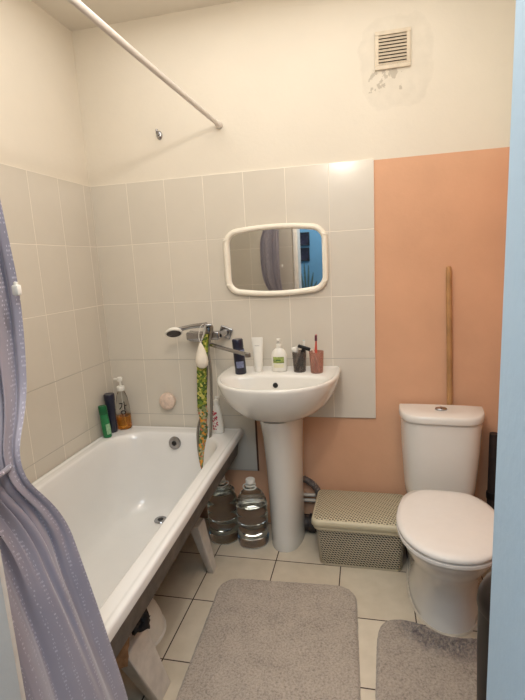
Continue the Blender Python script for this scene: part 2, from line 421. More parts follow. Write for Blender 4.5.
CAMP = Vector((1.3585, -2.2227, 1.3731))
def face_ang(x, y): return math.atan2(CAMP.y-y, CAMP.x-x)

# ------------------------------------------------------------------ the room
YF, YO = -1.70, -1.85          # inner / outer face of the front wall
struct('floor', box(-.1, 2.05, YO, .1, -.05, 0), K['floor'])
struct('floor_hall', box(-.8, 2.7, -3.3, YO, -.05, -.002), mat('hall_floor_wood', lin(120, 92, 70), .5, var=.15))
struct('ceiling', box(-.1, 2.05, YO, .1, 2.5205, 2.57), K['ceiling'])
struct('ceiling_hall', box(-.8, 2.7, -3.3, YO, 2.5205, 2.57), K['ceiling'])
wb = struct('wall_back', box(-.1, 2.05, .008, .1, 1.800, 2.5205), K['white_wall'])
struct('painted_panel', box(-.1, 2.05, .0079, .1, 0, 1.800), K['peach'], wb)
tp = [(0, 1.805), (0, .30), (.79, .30), (.79, .605), (1.4, .605), (1.4, 1.805)]
def prism_y(poly, y0, y1):
    n = len(poly); V = [(x, y0, z) for x, z in poly] + [(x, y1, z) for x, z in poly]
    F = [tuple(range(n)), tuple(range(n, 2*n))[::-1]] + [(i, (i+1) % n, (i+1) % n+n, i+n) for i in range(n)]
    return V, F
struct('tile_panel', prism_y(tp, 0, .0078), K['tile_b'], wb, smooth=False)
struct('tile_edge', box(.7905, .7985, .0005, .0078, .30, .604), K['brown'], wb)
wl = struct('wall_left', box(-.1, -.008, YO, .008, 0, 2.5205), K['side_wall'])
struct('tile_panel', box(-.0078, 0, YF, .0078, .0, 1.805), K['tile_l'], wl)
struct('wall_right', box(1.95, 2.05, YO, .008, 1.800, 2.5205), K['side_wall'])
struct('wall_right_lower', box(1.951, 2.05, YO, .008, 0, 1.800), K['peach'])
DL, DR, DT = .81, 1.4975, 2.03
wf = struct('wall_front', box(0, DL, YO+.001, YF-.0001, 0, 2.5205), K['side_wall'])
struct('tile_panel', box(.001, DL-.04, YF, YF+.008, 0, 1.805), K['tile_f'], wf)
struct('wall_front_right', box(DR, 1.95, YO, YF, 0, 2.5205), K['jamb'])
struct('wall_front_top', box(DL, DR, YO, YF, DT, 2.5205), K['side_wall'])
struct('trim_1', box(DL-.035, DL, YF, YF+.014, 0, DT+.035, .003), K['white_trim'])
struct('trim_2', box(DL, DR, YF, YF+.014, DT, DT+.035, .003), K['white_trim'])
struct('trim_3', box(DL, DL+.004, YO, YF, 0, DT), K['jamb_shaded'])
struct('wall_hall_left', box(-.8, -.75, -3.3, YO, 0, 2.5205), K['hallblue'])
struct('wall_hall_right', box(2.65, 2.7, -3.3, YO, 0, 2.5205), K['hallblue'])
struct('wall_hall_back', box(-.8, 2.7, -3.35, -3.3, 0, 2.5205), K['hallblue'])
struct('wall_hall_front', join(box(-.8, DL, YO-.01, YO, 0, 2.5205), box(DR, 2.7, YO-.01, YO, 0, 2.5205)), K['jamb'])

# ------------------------------------------------------------------ bath
def edge_x(y):
    pts = [(0, .728), (-.58, .737), (-.94, .749), (-1.24, .755), (-1.7, .757)]
    for (a, xa), (b_, xb) in zip(pts, pts[1:]):
        if y >= b_: return xa+(xb-xa)*(a-y)/(a-b_)
    return .757
def warp(d): return ([Vector((v[0]*edge_x(v[1])/.787, v[1], v[2]*1.013)) for v in d[0]], d[1]) + tuple(d[2:])
bath = thing('bathtub', 'long white enamel bathtub along the tiled left wall', 'bathtub', (0, 0, 0))
X1, Y0, Y1 = .787, -1.688, -.003
L = []
def bl(ins, z, r): L.append(rrect(.003+ins, X1-ins, Y0+ins, Y1-ins, r, z))
bl(.006, .497, .012); bl(0, .500, .012); bl(0, .522, .012); bl(.003, .529, .012); bl(.009, .532, .012)
bl(.020, .532, .012); bl(.024, .5295, .014); bl(.030, .5295, .016)
def il(dx0, dx1, dy0, dy1, z, rb, rn): L.append(rrect(dx0, X1-dx1, Y0+dy0, -dy1, (rb, rb, rn, rn), z))
il(.060, .062, .07, .082, .530, .20, .14)
il(.066, .068, .076, .089, .528, .20, .14)
il(.072, .074, .084, .096, .520, .20, .14)
il(.080, .082, .10, .105, .49, .20, .15)
il(.092, .115, .15, .120, .40, .20, .16)
il(.105, .150, .22, .140, .30, .20, .17)
il(.122, .185, .28, .165, .21, .19, .17)
il(.145, .215, .33, .190, .165, .17, .16)
il(.18, .250, .37, .23, .145, .14, .14)
il(.24, .30, .44, .30, .138, .10, .10)
obj('tub', warp(loft(L, False, True)), K['enamel'], bath, angle=60)
L = []
bl(.016, .505, .02); bl(.024, .408, .02); bl(.030, .406, .02)
for q in (-2, -1): L[q] = [(x, y, z+.055*max(0, 1+y/.9)) for x, y, z in L[q]]; bl(.030, .47, .02)
il(.055, .055, .08, .08, .482, .18, .14); il(.083, .106, .145, .113, .40, .2, .16)
il(.096, .141, .21, .132, .30, .2, .17); il(.113, .176, .27, .157, .20, .19, .17); il(.14, .208, .33, .185, .150, .17, .16); il(.20, .26, .40, .26, .125, .1, .1)
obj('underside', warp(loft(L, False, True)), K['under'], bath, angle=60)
dr = obj('drain', lathe([(.0, .1425), (.012, .1425), (.013, .147), (.030, .147), (.033, .143)], 24, .345, -.27, cap=False), K['chrome'], bath)
obj('drain_plug', lathe([(.0001, .1475), (.010, .1485), (.015, .1478), (.0155, .1445)], 20, .345, -.27), K['black'], dr)
def disc_on(cx, y, cz, prof, n=24, tilt=0):
    d = lathe(prof, n)
    return xf(d, Matrix.Translation((cx, y, cz)) @ Matrix.Rotation(radians(90+tilt), 4, 'X'))
ov = obj('overflow', disc_on(.385, -.110, .487, [(.0, .004), (.011, .004), (.013, .009), (.030, .008), (.034, .0)], tilt=-9), K['chrome'], bath)
obj('overflow_grille', disc_on(.385, -.117, .488, [(.0001, .003), (.006, .004), (.0105, .001)], 12, tilt=-9), K['black'], ov)
def leg(name, bx, by, tx, ty, tz, w=.055, t=.03):
    A, B = Vector((bx, by, .0)), Vector((tx, ty, tz))
    V = []
    for p, ww, tt in ((A, w*.5, t*.55), (B, w*.72, t)):
        for sx, sy in ((-1, -1), (1, -1), (1, 1), (-1, 1)): V.append(p+Vector((sx*tt, sy*ww, 0)))
    F = [(0, 1, 2, 3), (4, 7, 6, 5)] + [(i, (i+1) % 4, (i+1) % 4+4, i+4) for i in range(4)]
    bm = bmesh.new(); vs = [bm.verts.new(v) for v in V]
    for f in F: bm.faces.new([vs[i] for i in f])
    bmesh.ops.bevel(bm, geom=list(bm.edges), offset=.003, segments=1, affect='EDGES')
    bm.verts.index_update(); d = ([v.co.copy() for v in bm.verts], [[v.index for v in f.verts] for f in bm.faces]); bm.free()
    return obj(name, d, K['legwood'], bath)
leg('leg', .655, -.415, .612, -.455, .26, .055, .024)
leg('leg', .684, -1.040, .637, -1.12, .27, .085, .032)
leg('leg', .045, -.44, .045, -.47, .30)
leg('leg', .045, -1.045, .045, -1.10, .30)
# torn black wrap at top of the near leg
def scrap(name, c, w, h, m, parent=None, seed=0, rz=0, tilt=.3):
    rnd = random.Random(seed); nx, nz = 7, 9; V, F = [], []
    for j in range(nz+1):
        for i in range(nx+1):
            u, v = i/nx-.5, j/nz-.5
            e = 1+.25*noise.noise(Vector((i*.7+seed, j*.9, seed)))
            x, z = u*w*e*(1-.4*abs(v)), v*h*e
            y = .012*noise.noise(Vector((u*5+seed, v*6, 2)))+tilt*z
            V.append(Matrix.Rotation(rz, 4, 'Z') @ Vector((x, y, z))+Vector(c))
    for j in range(nz):
        for i in range(nx):
            a = j*(nx+1)+i; F.append((a, a+1, a+nx+2, a+nx+1))
    o = obj(name, (V, F), m, parent)
    md = o.modifiers.new('thick', 'SOLIDIFY'); md.thickness = .002
    return o
scrap('torn_wrap', (.690, -1.130, .345), .065, .06, K['black'], bath, 3, radians(40), .2)
tag(scrap('cardboard_scrap', (.668, -1.235, .340), .085, .17, K['card'], None, 5, radians(50), -.25),
    'torn brown cardboard scrap tucked under the bath rim by the near leg', 'cardboard')
wbz = thing('washbowl', 'white upturned plastic bowl on the floor under the bathtub', 'bowl', (.456, -.82, 0))
obj('bowl', lathe([(.137, 0), (.137, .004), (.130, .008), (.124, .045), (.110, .085), (.085, .112), (.078, .114), (.06, .114), (.057, .110), (.0001, .110)], 32), K['pwhite'], wbz)

# ------------------------------------------------------------------ sink
sk = thing('washbasin', 'white ceramic pedestal sink on the back wall below the mirror', 'sink', (.955, -.002, 0))
def tloop(lp, dz=0): return [(x, y, z+dz) for x, y, z in lp]
def sl(hw, depth, z, yb=0, side=.12, n=2.3):
    """sink outline: straight flanks, superelliptic front"""
    side = side*depth/.455; out = []
    for k in range(41):
        a = pi+pi*k/40; c, s_ = cos(a), sin(a)
        out.append((hw*math.copysign(abs(c)**(2/n), c), yb-side-(depth-side)*abs(s_)**(2/n), z))
    out += [(hw, yb-side*.66, z), (hw*.995, yb-side*.33, z), (hw*.985, yb-.008, z), (hw*.96, yb, z)]
    out += [(hw*.96-2*hw*.96*k/8, yb, z) for k in range(1, 8)]
    out += [(-hw*.96, yb, z), (-hw*.985, yb-.008, z), (-hw*.995, yb-side*.33, z), (-hw, yb-side*.66, z)]
    return out
REF = sl(.283, .455, 0)
def bowl2(hw, yb, yf, z):
    # radial twin of the outline: same vertex count and directions, elliptic shape
    yc = yb-(yb-yf)*.40; out = []
    for x, y, _ in REF:
        dx, dy = x/.283, (y+.20)/(.255 if y < -.20 else .20)
        a = math.atan2(dy, dx); c, s_ = cos(a), sin(a)
        n = 2.25 if s_ < 0 else 3.0
        r = (abs(c)**n+abs(s_)**n)**(-1/n)
        out.append((hw*r*c, yc+r*s_*((yb-yc) if s_ > 0 else (yc-yf)), z))
    return out
L = [sl(.09, .25, .668), sl(.125, .285, .674), sl(.168, .325, .689), sl(.207, .365, .714), sl(.238, .40, .748), sl(.262, .43, .79),
     sl(.276, .447, .828), sl(.2825, .4545, .853), sl(.283, .455, .861), sl(.281, .453, .8665), sl(.277, .449, .869), sl(.270, .438, .869, -.005), sl(.263, .428, .8655, -.010)]
L += [bowl2(.250, -.150, -.424, .8635), bowl2(.243, -.157, -.418, .858), bowl2(.236, -.163, -.411, .845), bowl2(.215, -.168, -.385, .80),
      bowl2(.17, -.18, -.34, .755), bowl2(.10, -.20, -.29, .728), bowl2(.03, -.225, -.255, .72)]
basin = obj('basin', loft(L, True, True), K['ceramic'], sk, angle=55)
obj('overflow_hole', xf(lathe([(.0001, .004), (.010, .004), (.0125, .0)], 20), Matrix.Translation((-.012, -.168, .815)) @ Matrix.Rotation(radians(80), 4, 'X')), K['black'], basin)
obj('drain', lathe([(.0001, .722), (.018, .724), (.022, .722), (.022, .716)], 20, 0, -.235), K['chrome'], basin)
L = []
for z, hw, d in ((0, .088, .165), (.01, .090, .168), (.05, .089, .167), (.25, .090, .17), (.45, .094, .185), (.58, .101, .20), (.63, .105, .225), (.680, .112, .245)):
    L.append(dloop(hw-.006, d+.004, z, -.07, 32, 2.3, 2.2, cx=.004-.006*z))
obj('pedestal', loft(L), K['ceramic'], sk, angle=60)

# ------------------------------------------------------------------ mirror
mr = thing('wall_mirror', 'white framed mirror with rounded corners above the sink', 'mirror', (.9385, 0, 1.388))
def mloop(hw, hh, r, y, bulge=.0, n=10):
    lp = rrect(-hw, hw, -hh, hh, r, 0, 8, 10)
    return [(x*(1+bulge*.5*(1-(z_/hh)**2)*.2), y, z_+math.copysign(bulge*(1-(x/hw)**2), z_) if abs(z_) > hh*.6 else z_) for x, z_, _ in lp]
B = .020
fr = loft([mloop(.245, .142, .06, -.001, B), mloop(.250, .148, .065, -.006, B), mloop(.251, .149, .066, -.016, B), mloop(.245, .144, .06, -.024, B), mloop(.232, .133, .050, -.026, B),
           mloop(.226, .127, .042, -.020, B), mloop(.224, .125, .040, -.012, B), mloop(.223, .124, .040, -.0035, B)], False, False)
obj('frame', fr, K['frame'], mr, angle=60)
ml = mloop(.2245, .1255, .040, -.0045, B); V = [(0, -.0045, 0)] + ml; n = len(ml)
obj('mirror_glass', (V, [(0, i+1, (i+1) % n+1) for i in range(n)]), K['mirror'], mr, smooth=False)
for s in (-1, 1):
    for t in (-1, 1):
        obj('corner_clip', xf(box(-.011, .011, -.0285, -.006, -.004, .004, .002), Matrix.Translation((s*.235, 0, t*.108)) @ Matrix.Rotation(s*t*.25, 4, 'Y')), K['frame'], mr)

# ------------------------------------------------------------------ toilet
to = thing('toilet', 'white ceramic toilet with closed lid and low cistern against peach wall', 'toilet', (1.690, -.03, 0), radians(-4.5))
L = [egg(.136, -.05, -.33, -.606, 0), egg(.141, -.05, -.33, -.618, .006), egg(.138, -.05, -.33, -.612, .03), egg(.134, -.05, -.33, -.600, .09), egg(.138, -.05, -.34, -.607, .15),
     egg(.149, -.05, -.37, -.64, .22), egg(.158, -.06, -.40, -.685, .268), egg(.165, -.21, -.44, -.71, .30), egg(.174, -.215, -.46, -.735, .335), egg(.179, -.22, -.46, -.747, .355), egg(.180, -.22, -.46, -.75, .366), egg(.176, -.225, -.46, -.745, .372)]
obj('bowl', loft(L), K['ceramic2'], to, angle=60)
obj('base_sealant', loft([egg(.148, -.05, -.33, -.625, 0), egg(.146, -.05, -.33, -.622, .005), egg(.137, -.06, -.33, -.60, .009)]), K['caulk'], to)
def se(hw, yb, yc, yf, z):
    lp = egg(hw, yb, yc, yf, z, 64, 4.2)
    return [(x*(1-.30*max(0, (y-yc)/(yb-yc))**2), y, z_) for x, y, z_ in lp]
L = [se(.180, -.315, -.52, -.757, .370), se(.186, -.31, -.52, -.765, .374), se(.186, -.31, -.52, -.765, .384), se(.178, -.315, -.52, -.755, .3885)]
st = obj('seat', loft(L), K['seat'], to)
L = [se(.180, -.30, -.52, -.757, .3905), se(.186, -.295, -.52, -.766, .394), se(.187, -.295, -.52, -.767, .402), se(.182, -.30, -.52, -.761, .410), se(.165, -.31, -.52, -.742, .4145), se(.12, -.34, -.5, -.68, .4175), se(.05, -.43, -.5, -.58, .419)]
ld = obj('lid', loft(L), K['seat'], to, angle=60)
for s in (-1, 1): obj('hinge', xf(lathe([(.014, -.02), (.016, -.017), (.016, .017), (.014, .02)], 16), Matrix.Translation((s*.075, -.300, .381)) @ Matrix.Rotation(pi/2, 4, 'Y')), K['seat'], ld)
def dl(hw, d, z): return dloop(hw, d, z, 0, 40, 5.0, 2.6)
L = [dl(.135, .125, .262), dl(.148, .14, .266), dl(.155, .15, .280), dl(.160, .158, .33), dl(.167, .166, .43), dl(.173, .171, .52), dl(.177, .174, .648)]
ci = obj('cistern', loft(L), K['ceramic2'], to, angle=60)
L = [dl(.178, .175, .649), dl(.182, .181, .651), dl(.184, .183, .657), dl(.184, .183, .676), dl(.181, .180, .683), dl(.178, .175, .6865), dl(.10, .11, .6885)]
cl = obj('cistern_lid', loft(L), K['ceramic2'], to, angle=60)
bt = obj('flush_button', lathe([(.024, .686), (.026, .689), (.026, .694), (.023, .6965), (.0001, .697)], 28, 0, -.075, 1, .8), K['chrome'], cl)
obj('button_divider', box(-.0012, .0012, -.094, -.056, 0.6955, .6978), K['black'], bt)

# ------------------------------------------------------------------ broom handle, vent, rod, hook
bh = tag(obj('broom_handle', tube([(1.745, -.018, .0), (1.742, -.016, .35), (1.731, -.010, .9), (1.720, -.007, 1.3), (1.7195, -.007, 1.318), (1.719, -.007, 1.322)], [.0125, .0125, .0125, .0125, .010, .004], 14), K['wood']),
         'bare wooden broom handle leaning on the peach wall behind the cistern', 'broom handle')
vt = thing('vent_grille', 'square cream vent grille high on the stained back wall', 'vent', (1.481, .008, 2.2335))
def ring_rect(hx, hz, w, y0, y1):
    return join(box(-hx, hx, y0, y1, hz-w, hz, .0015), box(-hx, hx, y0, y1, -hz, -hz+w, .0015), box(-hx, -hx+w, y0, y1, -hz+w, hz-w, .0015), box(hx-w, hx, y0, y1, -hz+w, hz-w, .0015))
obj('frame', ring_rect(.073, .074, .016, -.010, -.0005), K['ventw'], vt)
obj('backing', box(-.060, .060, -.0012, -.0002, -.061, .061), K['ventd'], vt)
for k in range(9):
    obj('slat', xf(box(-.058, .058, -.0055, .0020, -.0036, .0036), Matrix.Translation((0, -.0055, -.052+.013*k)) @ Matrix.Rotation(radians(28), 4, 'X')), K['ventw'], vt)
cr = thing('curtain_rod', 'white shower curtain rod running out from the back wall', 'curtain rod', (.70, 0, 2.02))
obj('rod', tube([(0, -.012, 0), (-.007, -.8, -.008), (-.015, YF+.012, -.012)], .0102, 20), K['rod'], cr)
obj('end_cap', xf(lathe([(.017, -.007), (.017, .010), (.014, .022), (.0115, .03)], 24), Matrix.Translation((0, 0, 0)) @ Matrix.Rotation(radians(90), 4, 'X')), K['rod'], cr)
obj('end_cap', xf(lathe([(.021, 0), (.021, .010), (.016, .022), (.0135, .03)], 24), Matrix.Translation((-.015, YF, -.012)) @ Matrix.Rotation(radians(-90), 4, 'X')), K['rod'], cr)
hk = thing('wall_hook', 'small chrome shower holder hook on the upper wall', 'hook', (.398, .008, 2.008))
obj('rose', xf(lathe([(.017, 0), (.0175, .004), (.014, .009), (.009, .011), (.0001, .012)], 24, sx=.85, sy=1.2), Matrix.Rotation(radians(90), 4, 'X')), K['chrome'], hk)
obj('hook_arm', tube(spline([(0, -.008, 0), (.001, -.030, .002), (.002, -.036, .012), (.002, -.034, .018)]), .0055, 10), K['chrome'], hk)

# ------------------------------------------------------------------ curtain
def cinterp(tab, z):
    if z >= tab[0][0]: return Vector(tab[0][1:])
    for a, b_ in zip(tab, tab[1:]):
        if z >= b_[0]:
            t = (a[0]-z)/(a[0]-b_[0])
            return Vector(a[1:]).lerp(Vector(b_[1:]), t)
    return Vector(tab[-1][1:])
#        z    Ax    Ay     Bx    By     amp
CT = [(1.99, .690, -1.675, .712, -1.455, .026), (1.56, .50, -1.665, .700, -1.455, .026), (1.35, .50, -1.665, .700, -1.435, .026), (1.22, .52, -1.665, .705, -1.450, .024),
      (1.12, .58, -1.668, .715, -1.480, .018), (1.035, .65, -1.672, .735, -1.558, .010), (.90, .71, -1.670, .765, -1.478, .008), (.70, .765, -1.670, .800, -1.466, .012),
      (.45, .800, -1.672, .823, -1.435, .016), (.20, .806, -1.674, .832, -1.412, .018), (.06, .806, -1.674, .838, -1.38, .018)]
NU, NV = 180, 120; WID = 1.35
V, U, F = [], [], []
for j in range(NV+1):
    z = 1.99+(.06-1.99)*j/NV
    c = sum((cinterp(CT, min(1.99, max(.06, z+q*.012))) for q in range(-4, 5)), Vector((0,)*5))/9; A, Bp, amp = Vector((c[0], c[1])), Vector((c[2], c[3])), c[4]
    d = (Bp-A); nrm = Vector((-d.y, d.x)).normalized()
    if nrm.x < 0: nrm = -nrm
    t = max(0, min(1, (1.03-z)/.28)); t = t*t*(3-2*t)
    for i in range(NU+1):
        u = i/NU
        ph = 2*pi*5*u**.9
        env = min(1, u*8)*min(1, (1-u)*8)
        up = amp*(sin(ph)*.65+.35*sin(2.3*ph+z*.6))*env
        ph2 = 2*pi*1.9*u+.5*z
        lo = amp*(.8*sin(ph2)+.14*sin(2.2*ph2+1.5*z)+1.1*noise.noise(Vector((u*3.0+z*.8, z*1.6, 5))))*env
        off = up*(1-t)+lo*t
        # sharp creases radiating from the tie
        for (u0, k_, a_) in ((.62, .30, .012), (.80, .12, .010), (.38, -.10, .008)):
            uc = u0+k_*(1.03-z)*.5
            off += -a_*math.exp(-((u-uc)/.035)**2)*max(0, min(1, (1.03-z)*8))*max(0, min(1, (z-.45)*3))
        p = A+d*(u+.030*sin(2*ph)*env*(1-t))+nrm*off
        y = max(p.y, YF+.016)
        V.append((p.x, y, z)); U.append((u*WID, z))
for j in range(NV):
    for i in range(NU):
        a = j*(NU+1)+i; F.append((a, a+1, a+NU+2, a+NU+1))
ct = thing('shower_curtain', 'lilac grey satin shower curtain hanging beside the near bath end', 'shower curtain', (.70, -1.6, 2.0))
off = Vector((-.70, 1.6, -2.0))
co = obj('curtain_panel', ([Vector(v)+off for v in V], F, U), K['curtain'], ct, angle=180)
for k in range(6):
    y = -1.46-.036*k
    obj('curtain_ring', xf(tube([(.021*cos(2*pi*i/24), 0, .021*sin(2*pi*i/24)) for i in range(25)], .0022, 8, False), Matrix.Translation((.0, y+1.6, .006))), K['pwhite'], ct)
obj('curtain_clip', xf(join(box(-.007, .007, -.006, .006, -.010, .010, .003), sh(lathe([(.004, 0), (.004, .006), (.0001, .007)], 12), 0, 0, .009)), Matrix.Translation(Vector((.716, -1.462, 1.349))+off)), K['pwhite'], ct)
obj('tie_band', xf(tube([(.040*cos(2*pi*i/24), .070*sin(2*pi*i/24), .010*cos(2*pi*i/24)) for i in range(25)], .005, 8, False), Matrix.Translation(Vector((.700, -1.610, 1.03))+off)), K['curtain'], ct)

# ------------------------------------------------------------------ mixer tap and what hangs on it
mx = thing('bath_mixer', 'chrome wall mixer tap with long spout reaching over the sink', 'tap', (.58, 0, 1.045))
mo = Vector((-.58, 0, -1.045))
def W_(d): return xf(d, Matrix.Translation(mo))
for x, z, r in ((.505, 1.028, 4), (.668, 1.046, 22)):
    e = obj('wall_flange', W_(xf(box(-.033, .033, -.014, -.0005, -.028, .028, .006, 3), Matrix.Translation((x, 0, z)) @ Matrix.Rotation(radians(r), 4, 'Y'))), K['chrome'], mx)
    obj('connector', W_(tube([(x, -.010, z), (x, -.045, z), (.505+(x-.505)*.93, -.078, 1.040)], [.017, .017, .015], 16)), K['chrome'], e)
obj('mixer_body', W_(xf(box(-.095, .075, -.021, .021, -.021, .021, .009, 3), Matrix.Translation((.588, -.085, 1.043)))), K['chrome'], mx)
cart = obj('lever_base', W_(lathe([(.022, 1.058), (.023, 1.062), (.023, 1.082), (.020, 1.088), (.0001, 1.09)], 24, .607, -.088)), K['chrome'], mx)
obj('lever', W_(xf(box(-.012, .020, -.085, .018, -.005, .005, .004, 3), Matrix.Translation((.607, -.088, 1.096)) @ Matrix.Rotation(radians(18), 4, 'Z') @ Matrix.Rotation(radians(-6), 4, 'X'))), K['chrome'], mx)
sp_ = obj('spout', W_(tube(spline([(.600, -.092, 1.024), (.604, -.100, 1.008), (.625, -.115, 1.002), (.73, -.185, .990), (.835, -.255, .981)], 6), .0095, 14, flat=.75)), K['chrome'], mx)
obj('aerator', W_(xf(lathe([(.010, -.008), (.013, -.007), (.013, .010), (.011, .012), (.0001, .013)], 18), Matrix.Translation((.842, -.259, .976)))), K['steel'], sp_)
obj('hose_outlet', W_(lathe([(.010, .998), (.012, 1.0), (.012, 1.022), (.010, 1.024)], 16, .575, -.098)), K['chrome'], mx)
# hand shower
hs = thing('hand_shower', 'chrome hand shower with dark round face lying across the mixer', 'shower head', (.46, -.12, 1.06))
ho = Vector((-.46, .12, -1.06))
hp = spline([(.612, -.118, 1.100), (.57, -.122, 1.098), (.525, -.127, 1.093), (.49, -.133, 1.086), (.465, -.14, 1.08)], 6)
hn = len(hp); obj('handle', xf(tube(hp, [.0125-.002*sin(pi*i/(hn-1)) for i in range(hn)], 16), Matrix.Translation(ho)), K['chrome'], hs)
HM = Matrix.Translation(Vector((.448, -.142, 1.072))+ho) @ Matrix.Rotation(radians(-12), 4, 'Y') @ Matrix.Rotation(radians(140), 4, 'X')
hd = obj('head', xf(lathe([(.0001, -.020), (.018, -.018), (.034, -.009), (.043, .002), (.044, .008), (.040, .011)], 32, sy=.78), HM), K['pwhite'], hs)
obj('spray_face', xf(lathe([(.038, .010), (.035, .0125), (.0001, .013)], 32, sy=.78), HM), K['darkgrey'], hd)
hz = spline([(.575, -.098, 1.000), (.598, -.112, .975), (.612, -.116, .90), (.606, -.116, .75), (.596, -.118, .62), (.585, -.130, .50), (.575, -.145, .41), (.560, -.155, .345), (.540, -.150, .37),
             (.520, -.128, .48), (.522, -.112, .58), (.552, -.108, .66), (.578, -.112, .78), (.600, -.108, .95), (.626, -.118, 1.05), (.636, -.120, 1.090), (.618, -.118, 1.100)], 8)
tag(obj('shower_hose', tube(hz, .0068, 10), K['hose']), 'grey metal shower hose looping down from the mixer into the bath', 'hose')
# knitted scrubber
sc = thing('back_scrubber', 'green and orange knitted back scrubber strip hanging from the mixer', 'scrubber', (.56, -.12, 1.03))
so = Vector((-.56, .12, -1.03))
pts = spline([(.604, -.118, 1.055), (.592, -.128, .99), (.574, -.132, .90), (.566, -.130, .80), (.558, -.128, .70), (.562, -.132, .64), (.556, -.132, .56), (.546, -.142, .47), (.548, -.155, .40), (.55, -.160, .33)], 10)
loops = []
for i, p in enumerate(pts):
    t = i/(len(pts)-1); tw = .25+2.4*max(0, t-.45)
    w = (.010+.014*min(1, t*6))*(1-.30*math.exp(-((t-.60)/.05)**2))*(1-.35*max(0, t-.85)/.15)
    lp = []
    for k in range(20):
        a = 2*pi*k/20
        q = Vector((w*cos(a), .008*sin(a), 0)); q = Matrix.Rotation(tw, 3, 'Z') @ q
        q *= 1+.10*noise.noise(Vector((cos(a)*2, sin(a)*2, i*.8)))+.06*sin(i*2.1+k)
        lp.append(p+q+so)
    loops.append(lp)
obj('knitted_strip', loft(loops), K['scrub'], sc, angle=80)
obj('strap', xf(tube(spline([(.590, -.118, 1.05), (.600, -.132, 1.085), (.612, -.140, 1.10), (.60, -.135, 1.06), (.585, -.13, 1.03)], 6), .0028, 8), Matrix.Translation(so)), K['string'], sc)
ps = thing('pear_sponge', 'cream pear shaped bath sponge hanging on a string from the mixer', 'sponge', (.585, -.155, .955))
po = Vector((-.585, .155, -.955))
obj('sponge', lathe([(.0001, -.062), (.014, -.059), (.027, -.048), (.032, -.028), (.029, -.006), (.023, .018), (.015, .040), (.008, .056), (.0035, .064), (.0001, .066)], 24, sy=.8), K['pumice'], ps)
for s in (-1, 1):
    obj('string', xf(tube(spline([(.585, -.155, 1.018), (.587+.010*s, -.150, 1.050), (.598+.014*s, -.135, 1.095), (.606, -.125, 1.108)], 5), .0018, 6), Matrix.Translation(po)), K['string'], ps)
# round sponge on the wall
rs = thing('round_sponge', 'round pale pink sponge stuck on the wall tiles over the bath', 'sponge', (.324, 0, .684))
obj('sponge', xf(lathe([(.034, .001), (.041, .006), (.044, .018), (.042, .030), (.033, .037), (.012, .039), (.0001, .0385)], 28, sy=1.06), Matrix.Rotation(radians(90), 4, 'X')), K['foam'], rs)
obj('holder', xf(lathe([(.030, 0), (.033, .002), (.033, .006), (.028, .008)], 24, sy=1.12), Matrix.Rotation(radians(90), 4, 'X')), K['pwhite'], rs)

# ------------------------------------------------------------------ bottles on the bath rim
RZ = .5375
gx, gy = .050, -.182
g = thing('shampoo_bottle', 'green bottle with dark green cap, frontmost of three in bath corner', 'bottle', (gx, gy, RZ))
g.rotation_euler = (radians(2), radians(-3), 0)
obj('body', lathe([(.019, 0), (.0225, .003), (.0235, .04), (.0225, .10), (.021, .125)], 24, sy=.8), K['green'], g)
obj('cap', lathe([(.0215, .125), (.0225, .127), (.0215, .165), (.019, .170), (.0001, .171)], 24, sy=.85), K['greencap'], g)
obj('label_print', patch(.0235, face_ang(gx, gy)+.5, .5, .02, .075, lift=.0009), K['paleprint'], g)
nx_, ny_ = .036, -.105
g = thing('shower_gel_bottle', 'tall dark navy bottle behind the green bottle in bath corner', 'bottle', (nx_, ny_, RZ))
obj('body', lathe([(.021, 0), (.0235, .003), (.0245, .10), (.0255, .170)], 24), K['navy'], g)
obj('cap', lathe([(.0262, .170), (.027, .172), (.0275, .205), (.025, .209), (.015, .2085), (.0001, .206)], 24), K['navy'], g)
cx_, cy_ = .072, -.044
g = thing('pump_bottle', 'clear pump bottle half full of amber liquid with black lettering', 'bottle', (cx_, cy_, RZ)); g.scale = (1.06, 1.06, 1.07)
bo = obj('body', lathe([(.032, 0), (.0355, .003), (.036, .07), (.033, .12), (.026, .165), (.019, .185), (.0145, .192), (.0145, .200)], 32), K['glass'], g)
obj('amber_liquid', lathe([(.031, .003), (.0340, .005), (.0345, .066), (.0001, .0661)], 32), K['amber'], g)
obj('dip_tube', tube([(0, 0, .20), (.002, 0, .10), (.006, 0, .012)], .002, 8), K['pwhite'], g)
obj('collar', lathe([(.0185, .196), (.0195, .198), (.0195, .216), (.017, .219), (.008, .221), (.0001, .222)], 24), K['pwhite'], g)
obj('pump_head', join(lathe([(.006, .22), (.006, .244), (.013, .245), (.0135, .262), (.010, .265), (.0001, .266)], 18), box(-.034, 0, -.006, .006, .250, .260, .003)), K['pwhite'], g)
fa = face_ang(cx_, cy_)
rfun = lambda h: .0362 if h < .07 else (.0362-(h-.07)*.06 if h < .12 else .0332-(h-.12)*.155)
circ = [(.000+.0105*cos(2*pi*k/14), .0915+.0085*sin(2*pi*k/14)) for k in range(15)]
st_ = [([(-.017, .137), (-.001, .137), (-.005, .122), (-.016, .109)],), ([(.009, .144), (.009, .106)],), ([(.009, .125), (.019, .125)],), (circ,)]
obj('lettering', decal(st_, .0352, fa, .0055, rf=rfun, lift=.0016), K['print_black'], bo)
sm = []
for k in range(5):
    x = -.016+.0075*k
    sm += [([(x, .076), (x+.004, .076)], .0018), ([(x, .070), (x+.0045, .070)], .0018), ([(x+.002, .078), (x+.002, .068)], .0018)]
obj('small_lettering', decal(sm, .0362, fa, .002, rf=rfun, lift=.0014), K['print_black'], bo)
lx, ly = .612, -.070
g = thing('lotion_bottle', 'white tapered bottle with red print on bath rim corner', 'bottle', (lx, ly, RZ)); g.scale = (1.1, 1.1, 1.06)
L = []
